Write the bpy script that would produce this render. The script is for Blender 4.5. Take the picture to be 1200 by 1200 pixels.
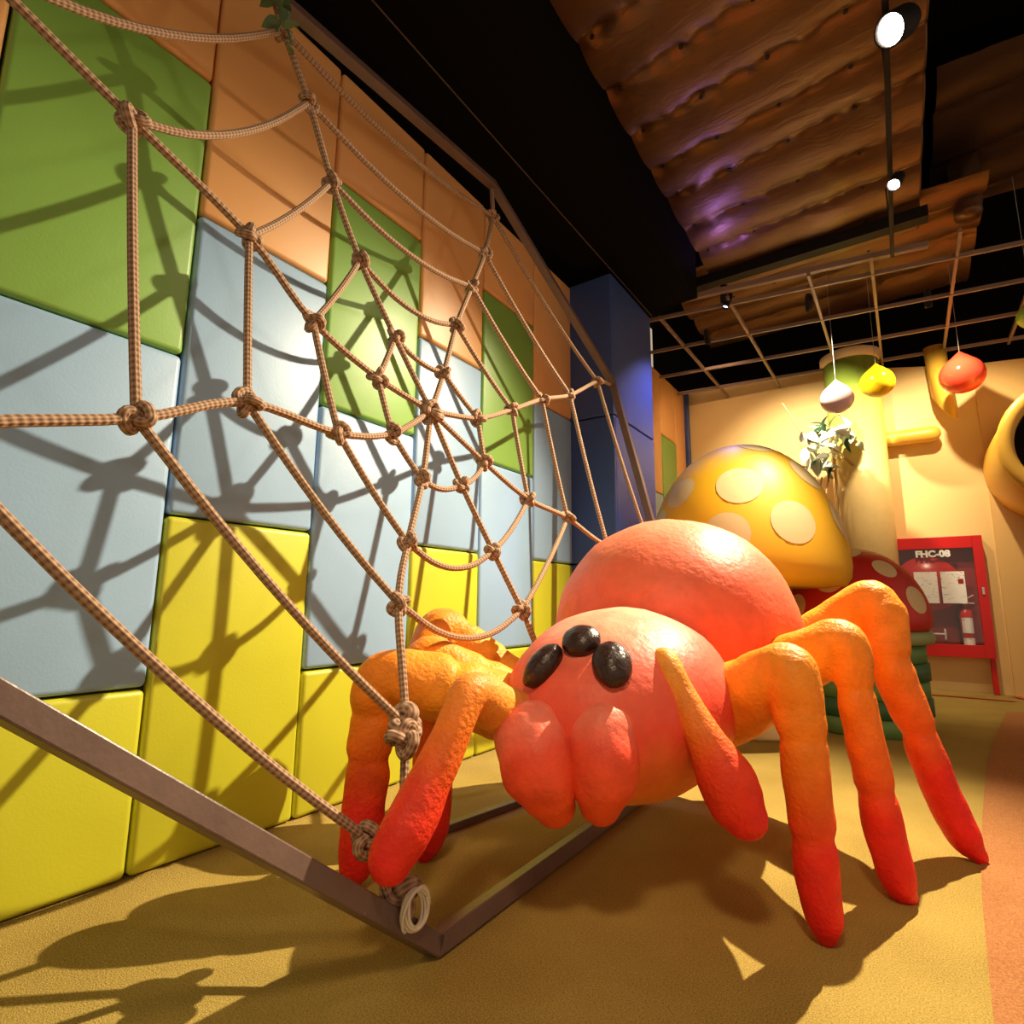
import bpy, bmesh, math, random
import numpy as np
from mathutils import Vector, Matrix, noise
random.seed(7)
scene = bpy.context.scene
for o in list(bpy.data.objects): bpy.data.objects.remove(o)

# ------------------------------------------------------------------ camera
FPX = 650.0                       # focal length in pixels of the 1200 x 1200 frame
def _axes():
    vv = np.array([637., -3400.]) - 600; v1 = np.array([1057., 709.]) - 600
    up = np.array([vv[0], -vv[1], -FPX]); up /= np.linalg.norm(up)
    fw = np.array([v1[0], -v1[1], -FPX]); fw /= np.linalg.norm(fw)
    fw -= up * fw.dot(up); fw /= np.linalg.norm(fw)
    return np.array([np.cross(fw, up), fw, up])
R = _axes()
CAM = np.array([0, 0, 0.9])
cd = bpy.data.cameras.new('camera'); cam = bpy.data.objects.new('camera', cd)
scene.collection.objects.link(cam); scene.camera = cam
cd.sensor_width = 36; cd.lens = FPX / 1200 * 36; cd.clip_start = .02
m4 = Matrix([list(R[i]) + [CAM[i]] for i in range(3)] + [[0, 0, 0, 1]])
cam.matrix_world = m4

# ------------------------------------------------------------------ world, exposure
w = bpy.data.worlds.new('world'); scene.world = w; w.use_nodes = True
bgn = w.node_tree.nodes['Background']
bgn.inputs[0].default_value = (1.0, .74, .52, 1); bgn.inputs[1].default_value = .44
vs = scene.view_settings
vs.view_transform = 'Standard'; vs.look = 'None'; vs.gamma = 1; vs.use_curve_mapping = False
vs.exposure = 0.25

# ------------------------------------------------------------------ lights of the place and an added fill (their fixtures are built further down)
def spot(name, loc, aim, power, col, size=70, blend=.4, radius=.03):
    d = bpy.data.lights.new(name, 'SPOT'); d.energy = power; d.color = col
    d.spot_size = math.radians(size); d.spot_blend = blend; d.shadow_soft_size = radius
    o = bpy.data.objects.new(name, d); scene.collection.objects.link(o)
    o.location = loc
    o.rotation_euler = (Vector(aim) - Vector(loc)).to_track_quat('-Z', 'Y').to_euler()
    return o
WARM = (1.0, .83, .56)
LAMP1 = (.17, 2.87, 3.62); LAMP2 = (.18, 4.09, 3.62)
FIX = []           # (location, aim) of every lamp, for the fixtures
for nm, loc, aim, pw, col, sz, bl, rd in [
    ('spot_light_middle', LAMP2, (-1.2, 1.3, 0), 1600, WARM, 86, 1.0, .022),
    ('spot_light_front', LAMP1, (-2.1, .7, 1.2), 28, (1, .84, .6), 70, .8, .07),
    ('spot_light_fill', (.176, -.6, 3.62), (-.55, 2.2, .4), 190, (1, .72, .42), 62, .9, .22),  # added fill lamp behind the camera, brightens the fronts facing it
    ('spot_light_plant', (-.50, 5.72, 3.70), (-.72, 7.5, 2.45), 420, (1, .82, .55), 75, .8, .03),
    ('spot_light_back', (.45, 6.3, 3.70), (.5, 7.8, 1.7), 205, (1, .80, .50), 110, .7, .03),
    ('spot_light_corner', (-1.5, 5.9, 3.70), (-1.7, 7.8, 2.4), 60, (1, .62, .36), 100, .8, .05),
    ('spot_light_violet', (-1.15, 5.15, 3.66), (-1.75, 4.5, 1.75), 190, (.50, .45, 1.0), 64, .8, .04),
    ('spot_light_uplight', (-1.12, 5.06, 3.88), (-1.0, 4.75, 4.3), 6, (.30, .18, 1.0), 150, .8, .04),
]:
    spot(nm, loc, aim, pw, col, sz, bl, rd); FIX.append((loc, aim, nm))

# ------------------------------------------------------------------ helpers
def ray(p): return R @ np.array([p[0] - 600, 600 - p[1], -FPX])
def onz(p, z=0.):
    d = ray(p); return CAM + d * ((z - CAM[2]) / d[2])
def onx(p, x):
    d = ray(p); return CAM + d * (x / d[0])
def ony(p, y):
    d = ray(p); return CAM + d * (y / d[1])
def atd(p, d): return CAM + ray(p) * (d / FPX)
X0, K, WX = -1.062, .24, -2.133         # web plane X = X0 - K Z, padded wall face
def onweb(p, slack=0.):               # slack: how far the net hangs off its frame plane toward the wall
    d = ray(p); return CAM + d * ((X0 - slack - K * CAM[2]) / (d[0] + K * d[2]))

def tag(o, label, cat=None, group=None, kind=None):
    if label: o['label'] = label
    if cat: o['category'] = cat
    if group: o['group'] = group
    if kind: o['kind'] = kind
    return o
def empty(name, loc=(0, 0, 0)):
    o = bpy.data.objects.new(name, None); scene.collection.objects.link(o); o.location = loc
    o.empty_display_size = .1
    return o
def link(name, me, mat=None, parent=None, smooth=False):
    """mesh in world coordinates -> object (child keeps world place)"""
    o = bpy.data.objects.new(name, me); scene.collection.objects.link(o)
    if mat is not None and not me.materials: me.materials.append(mat)
    if smooth:
        me.polygons.foreach_set('use_smooth', [True] * len(me.polygons))
    if parent is not None:
        o.parent = parent
        pl = Vector((0, 0, 0)); q = parent
        while q is not None: pl += q.location; q = q.parent
        o.location = -pl
    return o
def rebase(o):
    """move the origin of a world-built mesh to its own centre (bottom)"""
    return o
def mesh(name, v, f):
    me = bpy.data.meshes.new(name); me.from_pydata([tuple(x) for x in v], [], f); me.update(); return me
def bm_mesh(bm, name='m'):
    bmesh.ops.recalc_face_normals(bm, faces=bm.faces)
    me = bpy.data.meshes.new(name); bm.to_mesh(me); bm.free(); return me
def box_bm(bm, lo, hi, bev=0, seg=2):
    b = bmesh.new()
    bmesh.ops.create_cube(b, size=1)
    lo = Vector(lo); hi = Vector(hi)
    for v in b.verts:
        v.co = Vector([(lo[i] + hi[i]) / 2 + v.co[i] * (hi[i] - lo[i]) for i in range(3)])
    if bev: bmesh.ops.bevel(b, geom=b.edges[:], offset=bev, segments=seg, profile=.5, affect='EDGES')
    me = bpy.data.meshes.new('t'); b.to_mesh(me); b.free(); bm.from_mesh(me); bpy.data.meshes.remove(me)
def box(lo, hi, bev=0, seg=2):
    bm = bmesh.new(); box_bm(bm, lo, hi, bev, seg); return bm_mesh(bm)
def bar(a, b, wd, ht, side, ext=0., bev=.004):
    """rectangular bar from a to b; 'side' is the direction of the ht axis"""
    a = Vector(a); b = Vector(b); d = (b - a).normalized(); s = Vector(side); s = (s - d * s.dot(d)).normalized()
    t = d.cross(s)
    L = (b - a).length + 2 * ext; c = (a + b) / 2
    me = box((-L / 2, -wd / 2, -ht / 2), (L / 2, wd / 2, ht / 2), bev, 2)
    M = Matrix((d, t, s)).transposed().to_4x4(); M.translation = c
    me.transform(M); return me
def catmull(P, n):
    P = [np.array(p, float) for p in P]
    Q = [2 * P[0] - P[1]] + P + [2 * P[-1] - P[-2]]
    out = []
    for i in range(1, len(Q) - 2):
        for k in range(n):
            t = k / n; a, b, c, d = Q[i - 1], Q[i], Q[i + 1], Q[i + 2]
            out.append(.5 * (2 * b + (c - a) * t + (2 * a - 5 * b + 4 * c - d) * t * t + (3 * b - a - 3 * c + d) * t ** 3))
    out.append(P[-1]); return out
def frames(C):
    T = []
    for i in range(len(C)):
        d = C[min(i + 1, len(C) - 1)] - C[max(i - 1, 0)]; T.append(d / (np.linalg.norm(d) + 1e-12))
    n = np.cross(T[0], [0, 0, 1.]);
    if np.linalg.norm(n) < .1: n = np.cross(T[0], [1., 0, 0])
    n /= np.linalg.norm(n); N = []
    for t in T:
        n = n - t * n.dot(t); n /= np.linalg.norm(n); N.append(n.copy())
    return T, N
def sweep(P, rad, nseg=8, nr=18, creases=(), caps=True, lump=0., capk=1., seed=0, flat=1.0):
    """round tapering tube through P with radii rad, rounded ends; float attribute 't' along it and a uv map"""
    C = catmull(P, nseg); rr = [r[0] for r in catmull([[r] for r in rad], nseg)]
    n = len(C); ss = np.linspace(0, 1, n)
    seglen = np.concatenate([[0], np.cumsum([np.linalg.norm(C[i + 1] - C[i]) for i in range(n - 1)])])
    ss = seglen / seglen[-1]
    rr = np.array(rr)
    for c, amt, wd in creases: rr = rr * (1 - amt * np.exp(-((ss - c) / wd) ** 2))
    T, N = frames(C)
    rings = []
    if caps:
        for a in (75, 50, 25):
            a = math.radians(a); rings.append((C[0] - T[0] * rr[0] * math.sin(a) * capk, rr[0] * math.cos(a), T[0], N[0], 0., 0.))
    for i in range(n): rings.append((C[i], rr[i], T[i], N[i], ss[i], seglen[i]))
    if caps:
        for a in (25, 50, 75):
            a = math.radians(a); rings.append((C[-1] + T[-1] * rr[-1] * math.sin(a) * capk, rr[-1] * math.cos(a), T[-1], N[-1], 1., seglen[-1]))
    V = []; F = []; A = []; UV = []
    for c, r, t, nn, s, L in rings:
        b = np.cross(t, nn)
        for k in range(nr):
            a = 2 * math.pi * k / nr
            p = c + r * (math.cos(a) * nn * flat + math.sin(a) * b)
            if lump:
                p = p + (p - c) * lump * noise.noise(Vector(p) * 14 + Vector((seed, 0, 0)))
            V.append(p); A.append(s)
    m = len(rings)
    for i in range(m - 1):
        for k in range(nr):
            F.append((i * nr + k, i * nr + (k + 1) % nr, (i + 1) * nr + (k + 1) % nr, (i + 1) * nr + k))
            L0, L1 = rings[i][5], rings[i + 1][5]
            UV += [(k / nr, L0), ((k + 1) / nr, L0), ((k + 1) / nr, L1), (k / nr, L1)]
    if caps:
        V.append(rings[0][0] - rings[0][2] * rr[0] * .035); V.append(rings[-1][0] + rings[-1][2] * rr[-1] * .035); A += [0., 1.]
        for k in range(nr):
            F.append(((k + 1) % nr, k, len(V) - 2)); UV += [(0, 0)] * 3
            F.append(((m - 1) * nr + k, (m - 1) * nr + (k + 1) % nr, len(V) - 1)); UV += [(0, seglen[-1])] * 3
    else:
        F.append(tuple(range(nr - 1, -1, -1))); UV += [(0, 0)] * nr
        F.append(tuple((m - 1) * nr + k for k in range(nr))); UV += [(0, 0)] * nr
    me = mesh('sweep', V, F)
    at = me.attributes.new('t', 'FLOAT', 'POINT'); at.data.foreach_set('value', [float(x) for x in A])
    uv = me.uv_layers.new(name='uv'); uv.data.foreach_set('uv', [float(x) for q in UV for x in q])
    me.polygons.foreach_set('use_smooth', [True] * len(me.polygons))
    return me
def lathe(prof, n=32, loc=(0, 0, 0), closed=True):
    V = []; F = []
    for r, z in prof:
        for k in range(n):
            a = 2 * math.pi * k / n; V.append((loc[0] + r * math.cos(a), loc[1] + r * math.sin(a), loc[2] + z))
    for i in range(len(prof) - 1):
        for k in range(n):
            F.append((i * n + k, i * n + (k + 1) % n, (i + 1) * n + (k + 1) % n, (i + 1) * n + k))
    if closed:
        F.append(tuple(range(n - 1, -1, -1))); F.append(tuple((len(prof) - 1) * n + k for k in range(n)))
    me = mesh('lathe', V, F)
    me.polygons.foreach_set('use_smooth', [len(p.vertices) == 4 for p in me.polygons])
    return me
def disc_on(c, nrm, r, th, n=28, sx=1.):
    """short cylinder"""
    bm = bmesh.new(); bmesh.ops.create_cone(bm, cap_ends=True, segments=n, radius1=r, radius2=r, depth=th)
    M = Vector(nrm).to_track_quat('Z', 'Y').to_matrix().to_4x4(); M.translation = Vector(c)
    me = bm_mesh(bm); me.transform(M); return me

# ------------------------------------------------------------------ materials
def mat(name, col, rough=.5, metal=0., bump=None, vary=None, spec=.5, emit=None):
    """col; bump=(scale, strength[, detail]); vary=(scale, amount): mottled paint"""
    m = bpy.data.materials.new(name); m.use_nodes = True; nt = m.node_tree; n = nt.nodes; l = nt.links
    b = n['Principled BSDF']; b.inputs['Base Color'].default_value = (*col, 1)
    b.inputs['Roughness'].default_value = rough; b.inputs['Metallic'].default_value = metal
    b.inputs['Specular IOR Level'].default_value = spec
    tc = n.new('ShaderNodeTexCoord')
    if vary:
        t = n.new('ShaderNodeTexNoise'); t.inputs['Scale'].default_value = vary[0]; t.inputs['Detail'].default_value = 5
        l.new(tc.outputs['Object'], t.inputs['Vector'])
        r = n.new('ShaderNodeValToRGB'); r.color_ramp.elements[0].position = .3; r.color_ramp.elements[1].position = .7
        k = vary[1]
        r.color_ramp.elements[0].color = (*[c * (1 - k) for c in col], 1); r.color_ramp.elements[1].color = (*[min(1, c * (1 + k)) for c in col], 1)
        l.new(t.outputs[0], r.inputs[0]); l.new(r.outputs[0], b.inputs['Base Color'])
    if bump:
        t = n.new('ShaderNodeTexNoise'); t.inputs['Scale'].default_value = bump[0]; t.inputs['Detail'].default_value = bump[2] if len(bump) > 2 else 4
        l.new(tc.outputs['Object'], t.inputs['Vector'])
        bp = n.new('ShaderNodeBump'); bp.inputs['Strength'].default_value = bump[1]; bp.inputs['Distance'].default_value = .01
        l.new(t.outputs[0], bp.inputs['Height']); l.new(bp.outputs[0], b.inputs['Normal'])
    if emit:
        b.inputs['Emission Color'].default_value = (*emit[0], 1); b.inputs['Emission Strength'].default_value = emit[1]
    return m
def ramp_paint(name, stops, attr='t', rough=.48, bump=(70, .35), axis=None, mottled=.12, wob=.12):
    """airbrushed paint running along the part: colour stops by the 't' attribute or by a local axis (axis=(i, lo, hi))"""
    m = bpy.data.materials.new(name); m.use_nodes = True; nt = m.node_tree; n = nt.nodes; l = nt.links
    b = n['Principled BSDF']; b.inputs['Roughness'].default_value = rough; b.inputs['Specular IOR Level'].default_value = .28
    tc = n.new('ShaderNodeTexCoord')
    if axis is None:
        a = n.new('ShaderNodeAttribute'); a.attribute_name = attr; val = a.outputs['Fac']
    else:
        s = n.new('ShaderNodeSeparateXYZ'); l.new(tc.outputs['Object'], s.inputs[0])
        mr = n.new('ShaderNodeMapRange'); l.new(s.outputs[axis[0]], mr.inputs[0]); mr.inputs[1].default_value = axis[1]; mr.inputs[2].default_value = axis[2]
        val = mr.outputs[0]
    nz = n.new('ShaderNodeTexNoise'); nz.inputs['Scale'].default_value = 7; nz.inputs['Detail'].default_value = 4
    l.new(tc.outputs['Object'], nz.inputs['Vector'])
    ma = n.new('ShaderNodeMath'); ma.operation = 'MULTIPLY_ADD'; l.new(nz.outputs[0], ma.inputs[0]); ma.inputs[1].default_value = wob
    sub = n.new('ShaderNodeMath'); sub.operation = 'SUBTRACT'; l.new(val, sub.inputs[0]); sub.inputs[1].default_value = wob / 2
    l.new(sub.outputs[0], ma.inputs[2])
    r = n.new('ShaderNodeValToRGB'); e = r.color_ramp.elements
    while len(e) < len(stops): e.new(.5)
    for i, (p, c) in enumerate(stops): e[i].position = p; e[i].color = (*c, 1)
    l.new(ma.outputs[0], r.inputs[0])
    n2 = n.new('ShaderNodeTexNoise'); n2.inputs['Scale'].default_value = 16; n2.inputs['Detail'].default_value = 6
    l.new(tc.outputs['Object'], n2.inputs['Vector'])
    mr2 = n.new('ShaderNodeMapRange'); l.new(n2.outputs[0], mr2.inputs[0]); mr2.inputs[1].default_value = .3; mr2.inputs[2].default_value = .7
    mr2.inputs[3].default_value = 1 - mottled; mr2.inputs[4].default_value = 1 + mottled
    mx = n.new('ShaderNodeVectorMath'); mx.operation = 'SCALE'; l.new(r.outputs[0], mx.inputs[0]); l.new(mr2.outputs[0], mx.inputs['Scale'])
    l.new(mx.outputs[0], b.inputs['Base Color'])
    n3 = n.new('ShaderNodeTexNoise'); n3.inputs['Scale'].default_value = bump[0]; n3.inputs['Detail'].default_value = 3
    l.new(tc.outputs['Object'], n3.inputs['Vector'])
    bp = n.new('ShaderNodeBump'); bp.inputs['Strength'].default_value = bump[1]; bp.inputs['Distance'].default_value = .012
    l.new(n3.outputs[0], bp.inputs['Height']); l.new(bp.outputs[0], b.inputs['Normal'])
    return m
def carpet(name, c1, c2):
    m = mat(name, c1, .95, bump=(260, .6), spec=.1); nt = m.node_tree; n = nt.nodes; l = nt.links
    t = n.new('ShaderNodeTexNoise'); t.inputs['Scale'].default_value = 240; t.inputs['Detail'].default_value = 3
    t2 = n.new('ShaderNodeTexNoise'); t2.inputs['Scale'].default_value = 2.2; t2.inputs['Detail'].default_value = 4
    tc = n['Texture Coordinate']; l.new(tc.outputs['Object'], t.inputs['Vector']); l.new(tc.outputs['Object'], t2.inputs['Vector'])
    ad = n.new('ShaderNodeMath'); ad.operation = 'MULTIPLY_ADD'; l.new(t2.outputs[0], ad.inputs[0]); ad.inputs[1].default_value = .35; l.new(t.outputs[0], ad.inputs[2])
    r = n.new('ShaderNodeValToRGB'); r.color_ramp.elements[0].position = .48; r.color_ramp.elements[1].position = .82
    r.color_ramp.elements[0].color = (*c2, 1); r.color_ramp.elements[1].color = (*c1, 1)
    l.new(ad.outputs[0], r.inputs[0]); l.new(r.outputs[0], n['Principled BSDF'].inputs['Base Color'])
    return m
def rope_mat(name, c1, c2):
    m = mat(name, c1, .8, spec=.2); nt = m.node_tree; n = nt.nodes; l = nt.links; b = n['Principled BSDF']
    uv = n.new('ShaderNodeUVMap'); uv.uv_map = 'uv'
    s = n.new('ShaderNodeSeparateXYZ'); l.new(uv.outputs[0], s.inputs[0])
    def lin(a, bb):
        x = n.new('ShaderNodeMath'); x.operation = 'MULTIPLY'; l.new(s.outputs[0], x.inputs[0]); x.inputs[1].default_value = a
        y = n.new('ShaderNodeMath'); y.operation = 'MULTIPLY_ADD'; l.new(s.outputs[1], y.inputs[0]); y.inputs[1].default_value = bb; l.new(x.outputs[0], y.inputs[2])
        z = n.new('ShaderNodeMath'); z.operation = 'SINE'; l.new(y.outputs[0], z.inputs[0]); return z
    k = 2 * math.pi
    p = lin(4 * k, k / .034); q = lin(4 * k, -k / .034)
    mu = n.new('ShaderNodeMath'); mu.operation = 'MULTIPLY'; l.new(p.outputs[0], mu.inputs[0]); l.new(q.outputs[0], mu.inputs[1])
    r = n.new('ShaderNodeValToRGB'); r.color_ramp.elements[0].position = .0; r.color_ramp.elements[1].position = .75
    r.color_ramp.elements[0].color = (*c2, 1); r.color_ramp.elements[1].color = (*c1, 1)
    mr = n.new('ShaderNodeMapRange'); l.new(mu.outputs[0], mr.inputs[0]); mr.inputs[1].default_value = -1; mr.inputs[2].default_value = 1
    l.new(mr.outputs[0], r.inputs[0]); l.new(r.outputs[0], b.inputs['Base Color'])
    bp = n.new('ShaderNodeBump'); bp.inputs['Strength'].default_value = .7; bp.inputs['Distance'].default_value = .004
    l.new(mr.outputs[0], bp.inputs['Height']); l.new(bp.outputs[0], b.inputs['Normal'])
    return m
M = {}
M['pad_yellow'] = mat('pad_yellow', (.57, .56, .030), .42, bump=(120, .05), vary=(1.6, .05))
M['pad_blue'] = mat('pad_blue', (.31, .48, .70), .42, bump=(120, .05), vary=(1.6, .05))
M['pad_green'] = mat('pad_green', (.22, .42, .075), .42, bump=(120, .05), vary=(1.6, .06))
M['pad_orange'] = mat('pad_orange', (.80, .42, .15), .42, bump=(120, .05), vary=(1.6, .05))
M['pad_navy'] = mat('pad_navy', (.035, .075, .26), .42, bump=(120, .05), vary=(1.6, .05))
M['groove'] = mat('groove', (.06, .07, .045), .8)
M['cream'] = mat('cream', (.78, .55, .22), .6, bump=(60, .06), vary=(.8, .04))
M['cream2'] = mat('cream2', (.72, .46, .16), .6, bump=(60, .06), vary=(.8, .04))
M['black'] = mat('black', (.004, .0035, .0035), .9, spec=.05)
M['blackmetal'] = mat('blackmetal', (.012, .010, .010), .6, spec=.2)
M['conduit'] = mat('conduit', (.07, .045, .03), .6)
M['tbar'] = mat('tbar', (.25, .17, .13), .5)
M['carpet'] = carpet('carpet', (.49, .355, .095), (.25, .165, .038))
M['carpet_brown'] = carpet('carpet_brown', (.48, .22, .085), (.28, .11, .04))
M['red_line'] = mat('red_line', (.55, .05, .03), .6)
M['frame'] = mat('frame', (.14, .085, .068), .38, bump=(40, .15), vary=(9, .12))
M['rope'] = rope_mat('rope', (.46, .30, .195), (.16, .085, .05))
M['rope_dark'] = mat('rope_dark', (.12, .09, .06), .8, bump=(150, .5))
M['cord'] = mat('cord', (.75, .68, .58), .6)
M['eye'] = mat('eye', (.03, .011, .009), .34, bump=(45, .5))
M['fang'] = ramp_paint('fang', [(0., (.86, .20, .13)), (.35, (.82, .085, .04)), (1., (.82, .09, .018))], bump=(60, .30))
M['leg'] = ramp_paint('leg', [(0., (.82, .27, .03)), (.30, (.90, .36, .025)), (.58, (.86, .22, .012)), (.74, (.82, .11, .01)), (.82, (.78, .025, .012)), (1., (.74, .012, .012))], bump=(75, .45))
M['palp'] = ramp_paint('palp', [(0., (.86, .30, .10)), (.25, (.88, .36, .05)), (.58, (.86, .20, .02)), (.78, (.80, .055, .015)), (1., (.76, .022, .015))], bump=(75, .45))
M['mush_yellow'] = mat('mush_yellow', (.84, .46, .012), .5, vary=(2, .05))
M['mush_spot'] = mat('mush_spot', (.72, .55, .28), .6)
M['mush_red'] = mat('mush_red', (.55, .022, .014), .5, vary=(2, .06))
M['stem'] = mat('stem', (.85, .70, .42), .5, bump=(20, .1))
M['pot_green'] = mat('pot_green', (.035, .13, .05), .5)
M['pot_light'] = mat('pot_light', (.12, .26, .075), .5)
M['pot_rim'] = mat('pot_rim', (.30, .36, .14), .5)
M['pipe'] = mat('pipe', (.80, .47, .06), .4)
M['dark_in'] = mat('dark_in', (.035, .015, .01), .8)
M['red'] = mat('red', (.60, .012, .012), .3)
M['red_dark'] = mat('red_dark', (.30, .012, .015), .5)
M['white'] = mat('white', (.85, .83, .8), .5)
M['chrome'] = mat('chrome', (.7, .68, .62), .25, 1.)
M['leaf_white'] = mat('leaf_white', (.80, .86, .74), .5)
M['leaf_green'] = mat('leaf_green', (.03, .10, .04), .4)
M['ivy'] = mat('ivy', (.10, .17, .07), .5)
M['twig'] = mat('twig', (.55, .36, .16), .7)
M['drop_white'] = mat('drop_white', (.86, .62, .64), .12)
M['drop_yellow'] = mat('drop_yellow', (.80, .48, .01), .12)
M['drop_red'] = mat('drop_red', (.72, .06, .03), .12)
M['drop_green'] = mat('drop_green', (.35, .6, .1), .12)
M['string'] = mat('string', (.4, .38, .35), .6)
M['lamp'] = mat('lamp', (1, 1, 1), .5, emit=((1, .9, .75), 60))
M['lamp_dim'] = mat('lamp_dim', (1, 1, 1), .5, emit=((.8, .85, 1), 3))
def foil_mat():
    m = mat('foil', (.15, .075, .034), .42, .7); nt = m.node_tree; n = nt.nodes; l = nt.links; b = n['Principled BSDF']
    tc = n['Texture Coordinate']
    mp = n.new('ShaderNodeMapping'); mp.inputs['Scale'].default_value = (5, 14, 5); mp.inputs['Rotation'].default_value = (0, 0, .5); l.new(tc.outputs['Object'], mp.inputs[0])
    t = n.new('ShaderNodeTexNoise'); t.inputs['Scale'].default_value = 1.; t.inputs['Detail'].default_value = 6; t.inputs['Distortion'].default_value = 1.5
    l.new(mp.outputs[0], t.inputs['Vector'])
    bp = n.new('ShaderNodeBump'); bp.inputs['Strength'].default_value = .22; bp.inputs['Distance'].default_value = .02
    l.new(t.outputs[0], bp.inputs['Height']); l.new(bp.outputs[0], b.inputs['Normal'])
    return m
M['foil'] = foil_mat()
M['foil_dark'] = mat('foil_dark', (.05, .026, .016), .5, .6, bump=(9, .3))
def glass_mat():
    m = bpy.data.materials.new('glass'); m.use_nodes = True; n = m.node_tree.nodes; l = m.node_tree.links; n.clear()
    o = n.new('ShaderNodeOutputMaterial'); mx = n.new('ShaderNodeMixShader'); tr = n.new('ShaderNodeBsdfTransparent'); gl = n.new('ShaderNodeBsdfGlossy')
    tr.inputs[0].default_value = (.94, .94, .94, 1); gl.inputs['Roughness'].default_value = .03
    mx.inputs[0].default_value = .05
    l.new(tr.outputs[0], mx.inputs[1]); l.new(gl.outputs[0], mx.inputs[2]); l.new(mx.outputs[0], o.inputs[0])
    return m
M['glass'] = glass_mat()

# ------------------------------------------------------------------ floor
fl = link('floor', box((-2.6, -3.0, -.1), (5.0, 8.2, 0)), M['carpet']); tag(fl, 'golden brown speckled carpet floor', kind='structure')
edge = [onz(p) for p in [(1165, 1200), (1157, 1120), (1151, 1050), (1150, 1000), (1152, 950), (1157, 900), (1166, 865), (1180, 835)]]
ed = catmull(edge, 6)
ed = [np.array([edge[0][0] - .05, .6, 0]), np.array([edge[0][0] - .02, 1.2, 0])] + ed + [np.array([1.3, 7.0, 0])]
V = [(p[0], p[1], .006) for p in ed] + [(4.8, p[1], .006) for p in ed]
n_ = len(ed)
o = link('carpet_inlay', mesh('inlay', V, [(i, n_ + i, n_ + i + 1, i + 1) for i in range(n_ - 1)]), M['carpet_brown'], fl)
tag(o, 'reddish brown carpet area with curved edge')
YB = 7.8
for nm, a, b in [('floor_stripe', (.15, 7.30), (.82, 7.30)), ('floor_stripe', (.86, 7.70), (1.25, 6.6))]:
    d = Vector((b[0] - a[0], b[1] - a[1], 0)); pn = Vector((-d.y, d.x, 0)).normalized() * .03
    q = [Vector((*a, .008)) + pn, Vector((*a, .008)) - pn, Vector((*b, .008)) - pn, Vector((*b, .008)) + pn]
    link(nm, mesh('s', q, [(0, 1, 2, 3)]), M['red_line'], fl)

# ------------------------------------------------------------------ padded left wall
wl = link('wall_left', box((WX - .25, -3.0, 0), (WX - .055, 3.935, 3.62)), M['groove']); tag(wl, 'padded wall of coloured square panels', kind='structure')
_pm = {}
def pad(y0, y1, z0, z1, col, parent, face=WX, th=.06):
    key = (round(y1 - y0, 3), round(z1 - z0, 3), col)
    if key not in _pm:
        b = bmesh.new(); bmesh.ops.create_cube(b, size=1)
        sx, sy, sz = th, y1 - y0 - .008, z1 - z0 - .008
        for v in b.verts: v.co = Vector((v.co.x * sx, v.co.y * sy, v.co.z * sz))
        bmesh.ops.bevel(b, geom=b.edges[:], offset=.02, segments=4, profile=.5, affect='EDGES')
        me = bm_mesh(b, 'pad'); me.materials.append(M[col])
        me.polygons.foreach_set('use_smooth', [True] * len(me.polygons)); _pm[key] = me
    o = bpy.data.objects.new('panel', _pm[key]); scene.collection.objects.link(o); o.parent = parent
    o.location = Vector((face - th / 2, (y0 + y1) / 2, (z0 + z1) / 2)) - parent.location
    return o
def col_a(y0, y1, p=wl, face=WX):       # low yellow, tall blue, tall green, low orange
    for z0, z1, c in [(0, .6, 'pad_yellow'), (.6, 1.8, 'pad_blue'), (1.8, 2.985, 'pad_green'), (2.985, 3.6, 'pad_orange')]: pad(y0, y1, z0, z1, c, p, face)
def col_b(y0, y1, p=wl, face=WX):       # tall yellow, tall blue, tall orange
    for z0, z1, c in [(0, 1.2, 'pad_yellow'), (1.2, 2.4, 'pad_blue'), (2.4, 3.6, 'pad_orange')]: pad(y0, y1, z0, z1, c, p, face)
ys = [-.91, -.305, .30, .905, 1.51, 2.125, 2.715, 3.345, 3.935]
for i in range(8):
    (col_a if i % 2 == 0 else col_b)(ys[i], ys[i + 1])

# blue padded pillar against the wall
PX = -1.75
pil = link('pillar', box((-2.6, 3.95, 0), (PX - .03, 4.79, 3.62)), M['groove']); tag(pil, 'dark blue padded pillar at the end of the panel wall', kind='structure')
for z0, z1 in ((0, 1.2), (1.2, 2.38), (2.38, 3.6)):
    me = box((PX - .03, 3.94, z0 + .005), (PX, 4.80, z1 - .005), .012, 3); link('panel', me, M['pad_navy'], pil)
    me = box((-2.2, 3.91, z0 + .005), (PX, 3.949, z1 - .005), .012, 3); link('panel', me, M['pad_navy'], pil)

# padded wall beyond the pillar
FX = -2.35
wf = link('wall_left_far', box((FX - .25, 4.80, 0), (FX - .055, YB + .2, 3.9)), M['groove']); tag(wf, 'padded panel wall between blue pillar and back wall', kind='structure')
fy = [4.80, 5.45, 6.1, 6.72, 7.3, 7.72]
for i in range(5):
    y0, y1 = fy[i], fy[i + 1]
    if i % 2: L = [(0, .65, 'pad_yellow'), (.65, 1.9, 'pad_blue'), (1.9, 3.05, 'pad_green'), (3.05, 3.88, 'pad_orange')]
    else: L = [(0, 1.25, 'pad_yellow'), (1.25, 2.25, 'pad_blue'), (2.25, 3.88, 'pad_orange')]
    for z0, z1, c in L: pad(y0, y1, z0, z1, c, wf, FX)
tr = link('trim_1', box((FX - .02, 7.72, 0), (FX + .05, YB, 3.92), .01), M['pad_navy']); tag(tr, 'dark blue corner strip', kind='structure')

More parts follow.
